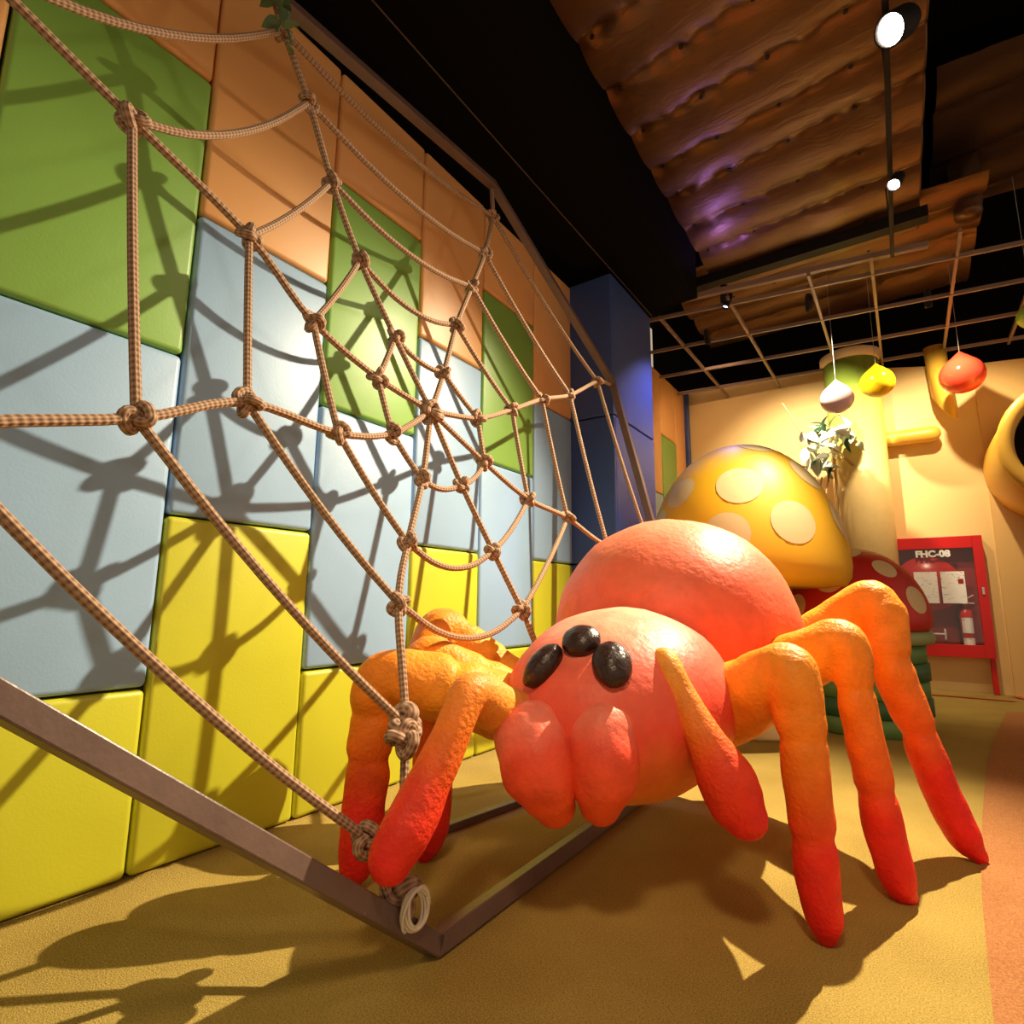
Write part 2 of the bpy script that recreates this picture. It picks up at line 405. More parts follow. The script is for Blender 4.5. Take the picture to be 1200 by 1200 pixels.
# back wall
def wall_poly(pts, y0, y1):
    n = len(pts); V = [(x, y0, z) for x, z in pts] + [(x, y1, z) for x, z in pts]
    F = [tuple(range(n)), tuple(range(2 * n - 1, n - 1, -1))] + [(i, i + n, (i + 1) % n + n, (i + 1) % n) for i in range(n)]
    me = mesh('wall', V, F); b = bmesh.new(); b.from_mesh(me); return bm_mesh(b)
wb = link('wall_back', wall_poly([(FX - .2, 0), (.876, 0), (.876, 3.585), (.42, 3.68), (-.1, 3.78), (-.82, 3.91), (FX - .2, 3.99)], YB, YB + .2), M['cream'])
tag(wb, 'warm cream yellow back wall', kind='structure')
wr = link('wall_back_right', wall_poly([(.876, 0), (4.8, 0), (4.8, 3.3), (1.3, 3.55), (.876, 3.585)], YB - .03, YB + .2), M['cream2'])
tag(wr, 'cream wall section with slide opening', kind='structure')

# ------------------------------------------------------------------ ceiling
wu = link('wall_back_upper', box((-2.9, YB + .22, 3.0), (5.0, YB + .4, 5.2)), M['black']); tag(wu, 'black wall above the back wall', kind='structure')
ce = link('ceiling', box((-2.9, -3, 5.2), (5, 8.2, 5.4)), M['black']); tag(ce, 'black open ceiling', kind='structure')
so = link('ceiling_soffit', box((-2.9, -3, 3.74), (-1.34, 4.95, 5.2)), M['black']); tag(so, 'black ceiling soffit along the padded wall', kind='structure')
def foil(name, x0, x1, y0, y1, z, rows, sag, label, nx=110, ny=170, drop=0.):
    V = []; F = []
    pitch = .42
    for j in range(ny + 1):
        y = y0 + (y1 - y0) * j / ny
        for i in range(nx + 1):
            x = x0 + (x1 - x0) * i / nx
            yy = y + .10 * x                                   # rows run a little askew
            k = max([q for q in range(len(rows)) if rows[q] <= yy], default=-1)
            lo = rows[k] if k >= 0 else rows[0] - .6; hi = rows[k + 1] if k + 1 < len(rows) else lo + .6
            if k < 0: hi = rows[0]
            f = min(max((yy - lo) / (hi - lo), 0), 1)
            s = sag * (4 * f * (1 - f)) ** .7
            pin = abs(((x + .1 * (k % 2)) / pitch) % 1 - .5) * 2   # between the pins along a row the seam hangs a little
            edge = 1 - (4 * f * (1 - f))
            s += edge * .014 * (1 - pin ** 2)
            wr_ = .034 * noise.noise(Vector((x * 9 + y * 2, y * 12 - x * 3, 1.3))) * (0.05 + edge ** 3)
            wr_ += .012 * noise.noise(Vector((x * 2.3, y * 2.3, 4.)))
            zz = z - s + wr_
            if drop and i >= nx - 2: zz += drop * (i - nx + 2) / 2
            V.append((x, y, zz))
    for j in range(ny):
        for i in range(nx):
            a = j * (nx + 1) + i; F.append((a, a + 1, a + nx + 2, a + nx + 1))
    return mesh('foil', V, F)
rows = [1.0, 1.45, 1.95, 2.45, 2.85, 3.26, 3.66, 4.02, 4.49, 4.91, 5.4, 5.9]
o = link('insulation_blanket', foil('a', -1.335, .44, 1.2, 5.75, 4.28, rows, .06, '', drop=.5), M['foil'], smooth=True)
tag(o, 'large bronze quilted foil insulation blanket pinned in rows under the ceiling', 'insulation')
pins = bmesh.new()
for r_ in rows[1:]:
    for q in range(-3, 1):
        x = q * .42 + .02; y = r_ - .10 * x
        bmesh.ops.create_cone(pins, cap_ends=True, segments=10, radius1=.014, radius2=.014, depth=.006, matrix=Matrix.Translation((x, y, 4.243)))
link('pin_heads', bm_mesh(pins), M['blackmetal'], o)['kind'] = 'stuff'
o = link('insulation_blanket', foil('b', -1.9, .9, 5.6, 7.6, 4.55, [5.6, 6.1, 6.6, 7.1, 7.7], .10, '', 70, 60), M['foil'], smooth=True)
tag(o, 'foil insulation seen through the ceiling grid above the back wall', 'insulation')
o = link('insulation_blanket', foil('c', .55, 2.6, 4.7, 6.6, 4.95, [4.7, 5.3, 6.0, 6.6], .16, '', 60, 60), M['foil_dark'], smooth=True)
tag(o, 'dark foil insulation sheet higher up beside the track lights', 'insulation')
P = [(.78, 6.0, 4.35), (.80, 6.0, 4.7), (.78, 6.02, 5.1)]
o = link('air_duct', sweep(P, [.1, .12, .11], 8, 18, caps=False, lump=.15), M['foil']); tag(o, 'foil wrapped round air duct hanging above the ceiling grid', 'duct')
# beams under the foil
for y, z, hh, x0, x1, lab in [(5.42, 4.14, .10, -1.6, .46, 'black steel beam below the end of the foil blanket')]:
    o = link('ceiling_beam', box((x0, y, z), (x1, y + .12, z + hh)), M['blackmetal']); tag(o, lab, 'beam')
o = link('lighting_bar', bar((-1.47, 5.0, 3.80), (.42, 5.28, 3.80), .05, .05, (0, 0, 1)), M['tbar']); tag(o, 'long straight metal bar hanging in front of the ceiling grid', 'bar')
# suspended grid
g = empty('ceiling_grid', (0, 5.1, 3.75)); tag(g, 'suspended metal ceiling grid without tiles above the back wall', 'ceiling grid')
for y0, y1 in ((5.07, 5.50), (5.83, 6.12), (6.60, 6.80), (7.3, 7.45)):
    link('cross_bar', bar((-2.3, y0 - .02, 3.75), (3.2, y1 + .42, 3.75), .024, .035, (0, 0, 1), bev=0), M['tbar'], g)
for x in (-1.75, -1.09, -.41, .05, .63, 1.2, 1.8):
    link('long_bar', bar((x - .02, 5.12, 3.755), (x, 7.78, 3.755), .024, .035, (0, 0, 1), bev=0), M['tbar'], g)
o = link('conduit', sweep([(-1.835, 1.0, 3.725), (-1.82, 3.0, 3.725), (-1.805, 5.0, 3.725)], [.004] * 3, 3, 8), M['conduit']); tag(o, 'thin metal conduit running along the black soffit', 'conduit')

# track with spot lamps
trk = empty('light_track', (.175, 3, 3.75)); tag(trk, 'black ceiling light track running toward the back wall', 'light track')
link('rail', box((.162, -1.0, 3.73), (.190, 5.2, 3.76), .003), M['blackmetal'], trk)
for y in (1.6, 3.4, 5.0): link('hanger_rod', bar((.175, y, 3.76), (.175, y, 4.35), .01, .01, (1, 0, 0), bev=0), M['blackmetal'], trk)
LL = {'spot_light_fill': 'added fill spotlight out of view behind the camera facing the spider', 'spot_light_front': 'large glaring white spotlight on the long ceiling track',
      'spot_light_middle': 'smaller bright spotlight farther along the ceiling track',
      'spot_light_plant': 'black spotlight in the grid aimed at the leafy branch',
      'spot_light_back': 'black spotlight in the grid aimed at the fire cabinet wall',
      'spot_light_corner': 'black spotlight in the grid aimed at the far corner',
      'spot_light_uplight': 'small violet lamp on the grid turned up at the foil',
      'spot_light_violet': 'small violet spotlight in the grid aimed at the blue pillar'}
for loc, aim, nm in FIX:
    L = Vector(loc); d = (Vector(aim) - L).normalized()
    e = empty('spotlight', L - d * .02); tag(e, LL[nm], 'spotlight', 'ceiling spotlights')
    r = .075 if nm == 'spot_light_front' else (.04 if nm == 'spot_light_middle' else .032)
    prof = [(r * .7, -.16), (r * .95, -.12), (r, -.03), (r, 0.0), (r * .9, 0.0), (r * .88, -.03)]
    me = lathe(prof, 20, closed=False); Mx = d.to_track_quat('Z', 'Y').to_matrix().to_4x4(); Mx.translation = L - d * .02
    me.transform(Mx); link('housing', me, M['blackmetal'], e)
    me = disc_on(L - d * .05, d, r * .87, .006); link('bulb', me, M['lamp'] if nm in ('spot_light_front', 'spot_light_middle') else M['lamp_dim'], e)
    link('stem', bar(L - d * .1, (L.x - d.x * .1, L.y - d.y * .1, 3.755), .014, .014, (1, .2, 0), bev=0), M['blackmetal'], e)

# ------------------------------------------------------------------ rope web in its octagonal frame
def wp(y, z): return np.array([X0 - K * z, y, z])
TH = .050
VV = [wp(2.49, 3.50), wp(3.745, 2.555), wp(3.775, 1.0), wp(2.75, TH / 2), wp(1.2, TH / 2), wp(-.02, .985), wp(-.02, 2.45), wp(.95, 3.28)]
web = empty('climbing_web', (X0, 1.9, 0)); tag(web, 'rope spider web tied in a brown octagonal metal frame leaning to the wall', 'rope net')
nrm = Vector((1, 0, K)).normalized()
for j in range(8):
    link('frame_bar', bar(VV[j], VV[(j + 1) % 8], TH, TH, nrm, ext=TH * .2), M['frame'], web)
b0 = onz((440, 1005)); b1 = onz((614, 942)); dd = (b1 - b0)
o = link('floor_brace', bar((b0[0], b0[1], .016), tuple(b0 + dd * 2.2 + np.array([0, 0, .016])), .04, .03, (0, 0, 1)), M['frame'], web)
rings = [[(520, 437), (560, 490), (568, 542), (541, 568), (495, 562), (460, 508), (443, 443), (463, 395)],
         [(535, 381), (600, 480), (619, 585), (578, 646), (478, 636), (397, 508), (367, 377), (422, 305)],
         [(553, 336), (635, 468), (665, 607), (612, 715), (467, 707), (290, 472), (292, 277), (389, 213)],
         [(568, 297), (668, 463), (712, 640), None, (475, 850), (160, 490), (155, 140), (362, 120)],
         [(577, 253), (700, 447), (765, 650), None, (430, 983), (-95, 503), (-30, -45), (332, 36)]]
SLACK = [.165, .135, .09, .045, .0]
HUB = onweb((505, 482), .178)
RR = .0125
def rope(a, b, sag=0., r=RR, name='rope', mt='rope'):
    a = np.array(a); b = np.array(b); L = np.linalg.norm(b - a); m = (a + b) / 2 + np.array([0, 0, -sag * L])
    q1 = a * .75 + b * .25 + np.array([0, 0, -sag * L * .75]); q2 = a * .25 + b * .75 + np.array([0, 0, -sag * L * .75])
    return link(name, sweep([a, q1, m, q2, b], [r] * 5, 3, 10), M[mt], web)
# one knot: a trefoil loop of rope pulled tight
def knot_mesh(sz, r):
    P = []
    for i in range(28):
        t = 2 * math.pi * i / 28
        P.append(np.array([math.sin(t) + 1.6 * math.sin(2 * t), math.cos(t) - 1.6 * math.cos(2 * t), -1.5 * math.sin(3 * t)]) * sz)
    P.append(P[0]); return sweep(P, [r] * len(P), 2, 8, caps=False)
KM = [knot_mesh(.0128, .0138), knot_mesh(.0138, .0135), knot_mesh(.012, .0145)]
for k_ in KM: k_.materials.append(M['rope'])
def knot(p, s=1., squash=(1, 1, 1)):
    o = bpy.data.objects.new('knot', random.choice(KM)); scene.collection.objects.link(o); o.parent = web
    o.location = Vector(p) - web.location; o.rotation_euler = [random.uniform(0, 6.28) for _ in range(3)]
    o.scale = [s * q for q in squash]; return o
KP = [[None if q is None else onweb(q, SLACK[i]) for q in rg] for i, rg in enumerate(rings)]
for k_ in range(3): knot(HUB + np.array([random.uniform(-.015, .015) for _ in range(3)]), 1.25)
# radials
ends = {0: VV[0], 1: VV[1], 2: VV[2], 3: None, 4: VV[4], 5: VV[5], 6: VV[6], 7: VV[7]}
for j in range(8):
    chain = [HUB] + [KP[i][j] for i in range(5) if KP[i][j] is not None]
    if j == 4: chain = [HUB] + [KP[i][4] for i in range(4)] + [onweb((468, 1052))]
    elif j == 3: chain += [onweb((648, 785), .06), VV[3] + np.array([0, .0, .03])]
    else: chain.append(ends[j] * .97 + HUB * .03)
    rope_pts = catmull(chain, 4)
    link('radial_rope', sweep(chain, [RR * 1.05] * len(chain), 5, 10), M['rope'], web)
SAG = {(4, 7): .05, (3, 7): .06, (4, 6): .09, (3, 6): .10, (2, 6): .04, (1, 7): .12, (0, 7): .10, (2, 7): .08, (1, 3): .16, (0, 3): .12, (2, 3): .16, (1, 2): .05, (0, 2): .10}
for i in range(5):
    for j in range(8):
        a = KP[i][j]; b = KP[i][(j + 1) % 8]
        if a is None or b is None: continue
        if i == 4 and j in (2,): continue
        rope(a, b, SAG.get((i, j), .03))
for i in range(5):
    for j in range(8):
        if KP[i][j] is not None: knot(KP[i][j], 1.0 if (i, j) != (3, 4) else 1.5)
# lashings at the low corner
rope(KP[4][4], onweb((455, 1050)), 0)
knot(onweb((470, 1050)), 1.3); knot(onweb((474, 866)), 1.2)
cp = onweb((487, 1062), -.045)
for k_ in range(5):
    a = k_ * 1.2; P = [cp + .042 * np.array([.3 * math.sin(t + a), math.cos(t + a * .2), 1.3 * math.sin(t + .2 * a) - .2]) * (1 - .08 * k_) for t in np.linspace(0, 2 * math.pi, 13)]
    for q in P: q[2] = max(q[2], .012)
    link('tie_cord', sweep(P, [.0042] * 13, 3, 6, caps=False), M['cord'], web)
# foliage on the top corner of the frame
def leaf_mesh(L, wd, curl=.25):
    V = []; F = []; n = 6
    for i in range(n + 1):
        t = i / n; wv = wd * math.sin(math.pi * min(1, t * .94 + .06)) ** .8 * (1 - .25 * t)
        for s in (-1, 0, 1): V.append((L * t, s * wv / 2, curl * L * (t * t) * -1 + abs(s) * wv * .22))
    for i in range(n):
        for k in range(2): a = i * 3 + k; F.append((a, a + 1, a + 4, a + 3))
    me = mesh('leaf', V, F)
    bm = bmesh.new(); bm.from_mesh(me); bmesh.ops.solidify(bm, geom=bm.faces[:], thickness=.0015); me = bm_mesh(bm, 'leaf')
    return me
LV = leaf_mesh(.065, .045); LV.materials.append(M['ivy'])
vt = onweb((335, 42), -.03); vt2 = onweb((320, -4), -.03)
viv = empty('ivy_sprig', vt); tag(viv, 'dark green artificial ivy sprig wound round the top corner of rope web', 'ivy')
link('stem', sweep([vt2 + [.01, 0, .1], vt2, (vt + vt2) / 2 + [.02, 0, 0], vt + [.015, .02, -.03]], [.005] * 4, 4, 6), M['ivy'], viv)
for k_ in range(16):
    t = k_ / 15; p = vt2 * (1 - t) + vt * t + np.array([random.uniform(-.01, .03), random.uniform(-.02, .02), random.uniform(-.03, .05)])
    o = bpy.data.objects.new('leaf', LV); scene.collection.objects.link(o); o.parent = viv; o.location = Vector(p) - viv.location
    o.rotation_euler = (random.uniform(-1, 1), random.uniform(-.5, 1.2), random.uniform(0, 6.28)); o.scale = [random.uniform(.7, 1.15)] * 3

# ------------------------------------------------------------------ giant spider
HC = atd((722, 822), 1.93); AC = atd((786, 742), 2.50)
spi = empty('spider_sculpture', (HC[0], HC[1], 0)); tag(spi, 'giant coral red spider sculpture with orange legs standing in the rope web', 'sculpture')
ax = Vector(HC - AC); ax.z = 0; ax.normalize()        # the way it faces
def blob(c, rx, ry, rz, mt, name, egg=0., tilt=0., n=56, parent=spi, lump=.012):
    """ellipsoid in the spider's frame: x across, y forward, z up"""
    bm = bmesh.new(); bmesh.ops.create_uvsphere(bm, u_segments=n, v_segments=n // 2, radius=1)
    for v in bm.verts:
        p = v.co.copy(); k = 1 + egg * p.y
        q = Vector((p.x * rx * k, p.y * ry, p.z * rz * k))
        q *= 1 + lump * noise.noise(q * 6) + lump * .5 * noise.noise(q * 17)
        v.co = q
    me = bm_mesh(bm, name); me.polygons.foreach_set('use_smooth', [True] * len(me.polygons))
    o = bpy.data.objects.new(name, me); scene.collection.objects.link(o); o.parent = parent; me.materials.append(mt)
    o.location = Vector(c) - parent.location
    sd = ax.cross(Vector((0, 0, 1))); Mx = Matrix((sd, ax, Vector((0, 0, 1)))).transposed()
    o.rotation_euler = (Mx @ Matrix.Rotation(tilt, 3, 'X')).to_euler()
    return o
M['abdomen'] = ramp_paint('abdomen', [(0., (.80, .17, .07)), (.42, (.82, .10, .04)), (.75, (.82, .165, .085)), (1., (.84, .26, .15))], axis=(2, -.45, .5), bump=(38, .28), mottled=.08, wob=.35)
M['head'] = ramp_paint('head', [(0., (.86, .42, .08)), (.25, (.84, .20, .03)), (.5, (.82, .085, .045)), (.80, (.85, .16, .10)), (1., (.90, .45, .30))], axis=(2, -.32, .34), bump=(38, .28), mottled=.08, wob=.25)
abd = blob(AC, .535, .50, .515, M['abdomen'], 'abdomen', egg=-.05)
head = blob(HC, .385, .44, .315, M['head'], 'head', egg=-.10, tilt=-.10)
def eye(px, rx, rz, roll=0.):
    # on the head surface: march along the view ray into the head ellipsoid
    inv = head.rotation_euler.to_matrix().inverted(); d = Vector(ray(px)).normalized()
    for i in range(1200):
        p = Vector(CAM) + d * (1.0 + i * .001); q = inv @ (p - Vector(HC))
        if (q.x / .385) ** 2 + (q.y / .44) ** 2 + (q.z / .315) ** 2 < 1.0: break
    nn = (inv.inverted() @ Vector((q.x / .385 ** 2, q.y / .44 ** 2, q.z / .315 ** 2))).normalized()
    bm = bmesh.new(); bmesh.ops.create_uvsphere(bm, u_segments=28, v_segments=16, radius=1)
    for v in bm.verts: v.co = Vector((v.co.x * rx, v.co.y * rz, v.co.z * .042)) * (1 + .05 * noise.noise(v.co * 2.2))
    Mx = (nn.to_track_quat('Z', 'Y').to_matrix() @ Matrix.Rotation(roll, 3, 'Z')).to_4x4(); Mx.translation = p
    me = bm_mesh(bm); me.transform(Mx); return link('eye', me, M['eye'], spi, True)
eye((681, 751), .062, .060); eye((717, 778), .058, .076, .1); eye((636, 780), .048, .080, -.3)
from mathutils.kdtree import KDTree
def fused(me, vox=.011):
    """one clean skin without the folds a sharp bend leaves inside a tube"""
    ob = bpy.data.objects.new('tmp', me); scene.collection.objects.link(ob)
    md = ob.modifiers.new('r', 'REMESH'); md.mode = 'VOXEL'; md.voxel_size = vox
    sm = ob.modifiers.new('s', 'SMOOTH'); sm.factor = .5; sm.iterations = 2
    dg = bpy.context.evaluated_depsgraph_get(); new = bpy.data.meshes.new_from_object(ob.evaluated_get(dg))
    kd = KDTree(len(me.vertices)); tv = [d.value for d in me.attributes['t'].data]
    for i, v in enumerate(me.vertices): kd.insert(v.co, i)
    kd.balance()
    for a_ in list(new.attributes):
        if a_.name == 't': new.attributes.remove(a_)
    at = new.attributes.new('t', 'FLOAT', 'POINT')
    vals = []
    for v in new.vertices:
        nb = kd.find_n(v.co, 4); w_ = [1 / (d + 1e-4) for _, _, d in nb]
        vals.append(sum(tv[i] * q for (_, i, _), q in zip(nb, w_)) / sum(w_))
    at.data.foreach_set('value', vals); new.materials.clear()
    bpy.data.objects.remove(ob); return new
def limb(name, pts, mt, **kw):
    P = [atd(p[:2], p[2]) for p in pts]; rd = [p[3] * p[2] / FPX for p in pts]
    return link(name, fused(sweep(P, rd, 9, 22, lump=.10, **kw)), M[mt], spi, True)
def fang(pts): return limb('fang', pts, 'fang', capk=.9)
fang([(621, 862, 1.60, 44), (634, 900, 1.55, 46), (645, 930, 1.54, 35), (651, 945, 1.54, 25)])
fang([(707, 856, 1.58, 41), (706, 895, 1.53, 43), (704, 928, 1.52, 34), (703, 942, 1.52, 26)])
CR = lambda *s: [(c, .15, .012) for c in s]
# right legs (on the open side)
limb('leg', [(800, 845, 2.02, 40), (850, 828, 1.90, 43), (892, 805, 1.76, 40), (925, 788, 1.66, 32), (938, 850, 1.60, 28), (947, 930, 1.56, 26), (957, 1020, 1.52, 25), (965, 1075, 1.50, 21), (968, 1096, 1.495, 13)], 'leg', creases=CR(.58, .80), seed=1)
limb('leg', [(835, 830, 2.25, 36), (890, 802, 2.15, 37), (945, 772, 2.00, 34), (990, 753, 1.90, 25), (1003, 815, 1.85, 21), (1018, 890, 1.80, 21), (1037, 975, 1.75, 22), (1054, 1035, 1.72, 19), (1064, 1050, 1.715, 11)], 'leg', creases=CR(.55, .78), seed=2)
limb('leg', [(870, 812, 2.60, 30), (930, 772, 2.50, 32), (985, 733, 2.36, 32), (1028, 707, 2.24, 26), (1044, 780, 2.16, 23), (1073, 850, 2.10, 20), (1100, 920, 2.05, 20), (1129, 980, 2.00, 18), (1147, 1003, 1.975, 10)], 'leg', creases=CR(.45, .58, .74), seed=3)
# left legs (through the web)
limb('leg', [(660, 850, 1.98, 36), (590, 828, 1.93, 38), (510, 805, 1.89, 38), (448, 796, 1.86, 30), (437, 850, 1.84, 27), (430, 920, 1.81, 25), (421, 985, 1.78, 24), (416, 1020, 1.775, 19), (414, 1030, 1.772, 12)], 'leg', creases=CR(.33, .60, .72), seed=4)
limb('leg', [(670, 845, 2.10, 30), (610, 822, 2.08, 30), (545, 790, 2.06, 28), (497, 772, 2.03, 24), (502, 840, 1.99, 24), (508, 900, 1.98, 23), (506, 960, 1.965, 22), (500, 990, 1.96, 17), (497, 1000, 1.955, 11)], 'leg', creases=CR(.30, .62, .74), seed=5)
limb('leg', [(690, 845, 2.35, 28), (630, 822, 2.38, 28), (566, 772, 2.42, 26), (515, 738, 2.42, 25), (500, 800, 2.2, 23), (503, 870, 2.15, 21), (506, 930, 2.11, 20), (508, 970, 2.08, 14), (508, 980, 2.08, 9)], 'leg', creases=CR(.28, .42, .70), seed=6)
# pedipalps
limb('pedipalp', [(770, 800, 1.78, 18), (778, 774, 1.68, 16), (797, 812, 1.62, 17), (824, 862, 1.56, 22), (848, 908, 1.52, 33), (864, 942, 1.50, 32), (872, 956, 1.49, 27)], 'palp', seed=7)
limb('pedipalp', [(620, 842, 1.74, 28), (582, 828, 1.62, 28), (551, 812, 1.52, 23), (527, 865, 1.45, 24), (502, 920, 1.39, 27), (475, 975, 1.33, 31), (458, 1008, 1.30, 27)], 'palp', seed=8)

# ------------------------------------------------------------------ spotted mushrooms
def cap_profile(r, h, n=18, lip=.10):
    pr = [(.25 * r, .03 * h), (.7 * r, -.01 * h), (.93 * r, 0.0), (.985 * r, .05 * h), (r, .13 * h)]
    for i in range(1, n + 1):
        t = i / n; a = t * math.pi / 2
        pr.append((r * math.cos(a) ** .92 if i < n else .001, h * (.13 + .87 * math.sin(a) ** 1.12)))
    return pr
def mushroom(c, z0, r, h, capmat, spots, label, stemfn, tilt=(0, 0)):
    e = empty('mushroom', (c[0], c[1], 0)); tag(e, label, 'mushroom')
    prof = cap_profile(r, h); me = lathe(prof, 56)
    Mx = Matrix.Translation((c[0], c[1], z0)) @ Matrix.Rotation(tilt[0], 4, 'X') @ Matrix.Rotation(tilt[1], 4, 'Y')
    me.transform(Mx); co = link('cap', me, capmat, e)
    def surf(t):                       # point of the outer profile at height fraction t
        for i in range(5, len(prof)):
            if prof[i][1] >= t * h:
                (r0, z0_), (r1, z1_) = prof[i - 1], prof[i]; k = (t * h - z0_) / (z1_ - z0_ + 1e-9)
                return Vector((r0 + (r1 - r0) * k, 0, t * h))
        return Vector((0, 0, h))
    for az, t, sr in spots:            # flat painted discs that follow the cap's curve
        rg = []; nn = 24
        for ri in range(5):
            for k in range(nn):
                a = 2 * math.pi * k / nn; du = sr * ri / 4 * math.cos(a); dv = sr * ri / 4 * math.sin(a)
                p0 = surf(t); tt = t
                # walk along the meridian by dv
                steps = 10
                for _ in range(steps):
                    q0 = surf(max(.13, min(.999, tt))); q1 = surf(max(.13, min(.999, tt + .01))); ds = (q1 - q0).length + 1e-6
                    tt += dv / steps / ds * .01
                tt = max(.135, min(.998, tt)); q = surf(tt); ang = az + du / max(q.x, .12 * r)
                q0 = surf(max(.13, tt - .01)); q1 = surf(min(.999, tt + .01)); tn = (q1 - q0).normalized(); nr_ = Vector((tn.z, 0, -tn.x))
                q = q + nr_ * .0025
                rg.append(Vector((q.x * math.cos(ang), q.x * math.sin(ang), q.z)))
        F = [(ri * nn + k, ri * nn + (k + 1) % nn, (ri + 1) * nn + (k + 1) % nn, (ri + 1) * nn + k) for ri in range(4) for k in range(nn)]
        sm = mesh('spot', rg, F); sm.transform(Mx); so_ = link('spot', sm, M['mush_spot'], co, True)
        so_.location = (0, 0, 0); so_.matrix_parent_inverse = Matrix.Identity(4)
    stemfn(e); return e
YM = (-.95, 4.42); rad = math.radians
toc = math.atan2(-YM[1], -YM[0])       # azimuth of the camera seen from the mushroom
def ystem(e):
    pr = [(.30, 0), (.33, .03), (.27, .35), (.25, .8), (.27, 1.13)]
    link('stem', lathe(pr, 36, (YM[0], YM[1], 0)), M['stem'], e)
mushroom(YM, 1.03, .70, 1.07, M['mush_yellow'],
         [(toc + rad(0), .62, .15), (toc + rad(28), .37, .15), (toc - rad(45), .62, .13), (toc - rad(62), .42, .12), (toc + rad(60), .72, .14), (toc + rad(72), .42, .14),
          (toc - rad(8), .30, .15), (toc + rad(30), .94, .12), (toc - rad(110), .5, .15), (toc + rad(130), .5, .16), (toc + rad(-150), .55, .16)],
         'large yellow mushroom with pale spots behind the spider', ystem)
RM = (-.32, 5.12)
def rstem(e):
    zs = np.linspace(0, .62, 6)
    for i in range(5):
        r0 = .44 + (.012 if i % 2 else 0)
        b_ = link('stripe_band', lathe([(r0 - .02, zs[i]), (r0, zs[i] + .004), (r0, zs[i + 1] - .004), (r0 - .02, zs[i + 1])], 40, (RM[0], RM[1], 0)), M['pot_light'] if i % 2 == 0 else M['pot_green'], e)
    link('rim', lathe([(.42, .62), (.49, .63), (.505, .67), (.49, .715), (.34, .72)], 40, (RM[0], RM[1], 0)), M['pot_rim'], e)
t2 = math.atan2(-RM[1], -RM[0])
mushroom(RM, .72, .50, .62, M['mush_red'],
         [(t2 + rad(38), .72, .085), (t2 + rad(56), .36, .10), (t2 - rad(18), .58, .10), (t2 - rad(70), .42, .09), (t2 - rad(48), .28, .09), (t2 + rad(0), .93, .09), (t2 + rad(12), .25, .09), (t2 + rad(120), .5, .1)],
         'red mushroom with tan spots on a green striped round stem', rstem)

# ------------------------------------------------------------------ things at the back wall
cx, cy, cr = -.27, 7.50, .285
def col_mat():
    return ramp_paint('column_paint', [(0., (.80, .56, .24)), (.55, (.82, .62, .26)), (.72, (.62, .58, .12)), (.88, (.30, .42, .06)), (1., (.26, .38, .05))], axis=(2, .5, 3.75), rough=.5, bump=(30, .05), mottled=.03, wob=.06)
e = empty('bamboo_column', (cx, cy, 0)); tag(e, 'tall round column painted green at the top fading to cream, against back wall', 'column')
link('shaft', lathe([(cr, 0), (cr, 3.80)], 48, (cx, cy, 0)), col_mat(), e)
link('rim', lathe([(cr, 3.76), (cr + .035, 3.78), (cr + .035, 3.86), (cr, 3.88), (cr - .03, 3.86)], 48, (cx, cy, 0)), M['stem'], e)
PY = 7.66
p0 = ony((1020, 515), PY); p1 = ony((1092, 511), PY)
o = link('bamboo_pipe', sweep([(p0[0] - .02, PY, 2.82), ((p0[0] + p1[0]) / 2, PY, 2.82), (p1[0], PY, 2.82)], [.085] * 3, 4, 24), M['pipe']); tag(o, 'horizontal yellow pipe joining the column along back wall', 'pipe')
# vertical pipe with its lower end cut slantwise
V = []; F = []; n_ = 28; px_, r_ = .545, .105
for ring in range(2):
    for k in range(n_):
        a = 2 * math.pi * k / n_; x = r_ * math.cos(a); y = r_ * math.sin(a)
        z = 3.80 if ring else 3.10 - .14 * math.cos(a) + .10 * math.sin(a)
        V.append((px_ + x + (.0 if ring else .03), 7.60 + y, z))
for k in range(n_): F.append((k, (k + 1) % n_, n_ + (k + 1) % n_, n_ + k))
F.append(tuple(n_ + k for k in range(n_)))
me = mesh('pipe', V, F); bm = bmesh.new(); bm.from_mesh(me); bmesh.ops.solidify(bm, geom=bm.faces[:], thickness=.012); me = bm_mesh(bm)
me.polygons.foreach_set('use_smooth', [len(p.vertices) == 4 for p in me.polygons])
o = link('bamboo_pipe', me, M['pipe']); tag(o, 'upright yellow pipe with slanted cut lower end near the red drop', 'pipe')
# slide tube mouth at the right
e = empty('slide_tube', (1.45, 7.2, 2.34)); tag(e, 'big yellow slide tube mouth sticking out of the cream wall', 'slide')
def tube_y(c, prof, n=56):
    me = lathe(prof, n, closed=False); me.transform(Matrix.Translation(c) @ Matrix.Rotation(math.pi / 2, 4, 'X')); return me
TC = (1.45, 7.765, 2.34)
link('tube', tube_y(TC, [(.60, 0), (.60, 1.1), (.585, 1.12)]), M['pipe'], e, True)
link('rim', tube_y(TC, [(.60, 1.12), (.615, 1.15), (.60, 1.19), (.52, 1.19), (.49, 1.17), (.485, 1.10)]), M['pipe'], e, True)
link('inner_wall', tube_y(TC, [(.50, 1.15), (.48, .9), (.47, .05), (.001, .03)]), M['dark_in'], e, True)

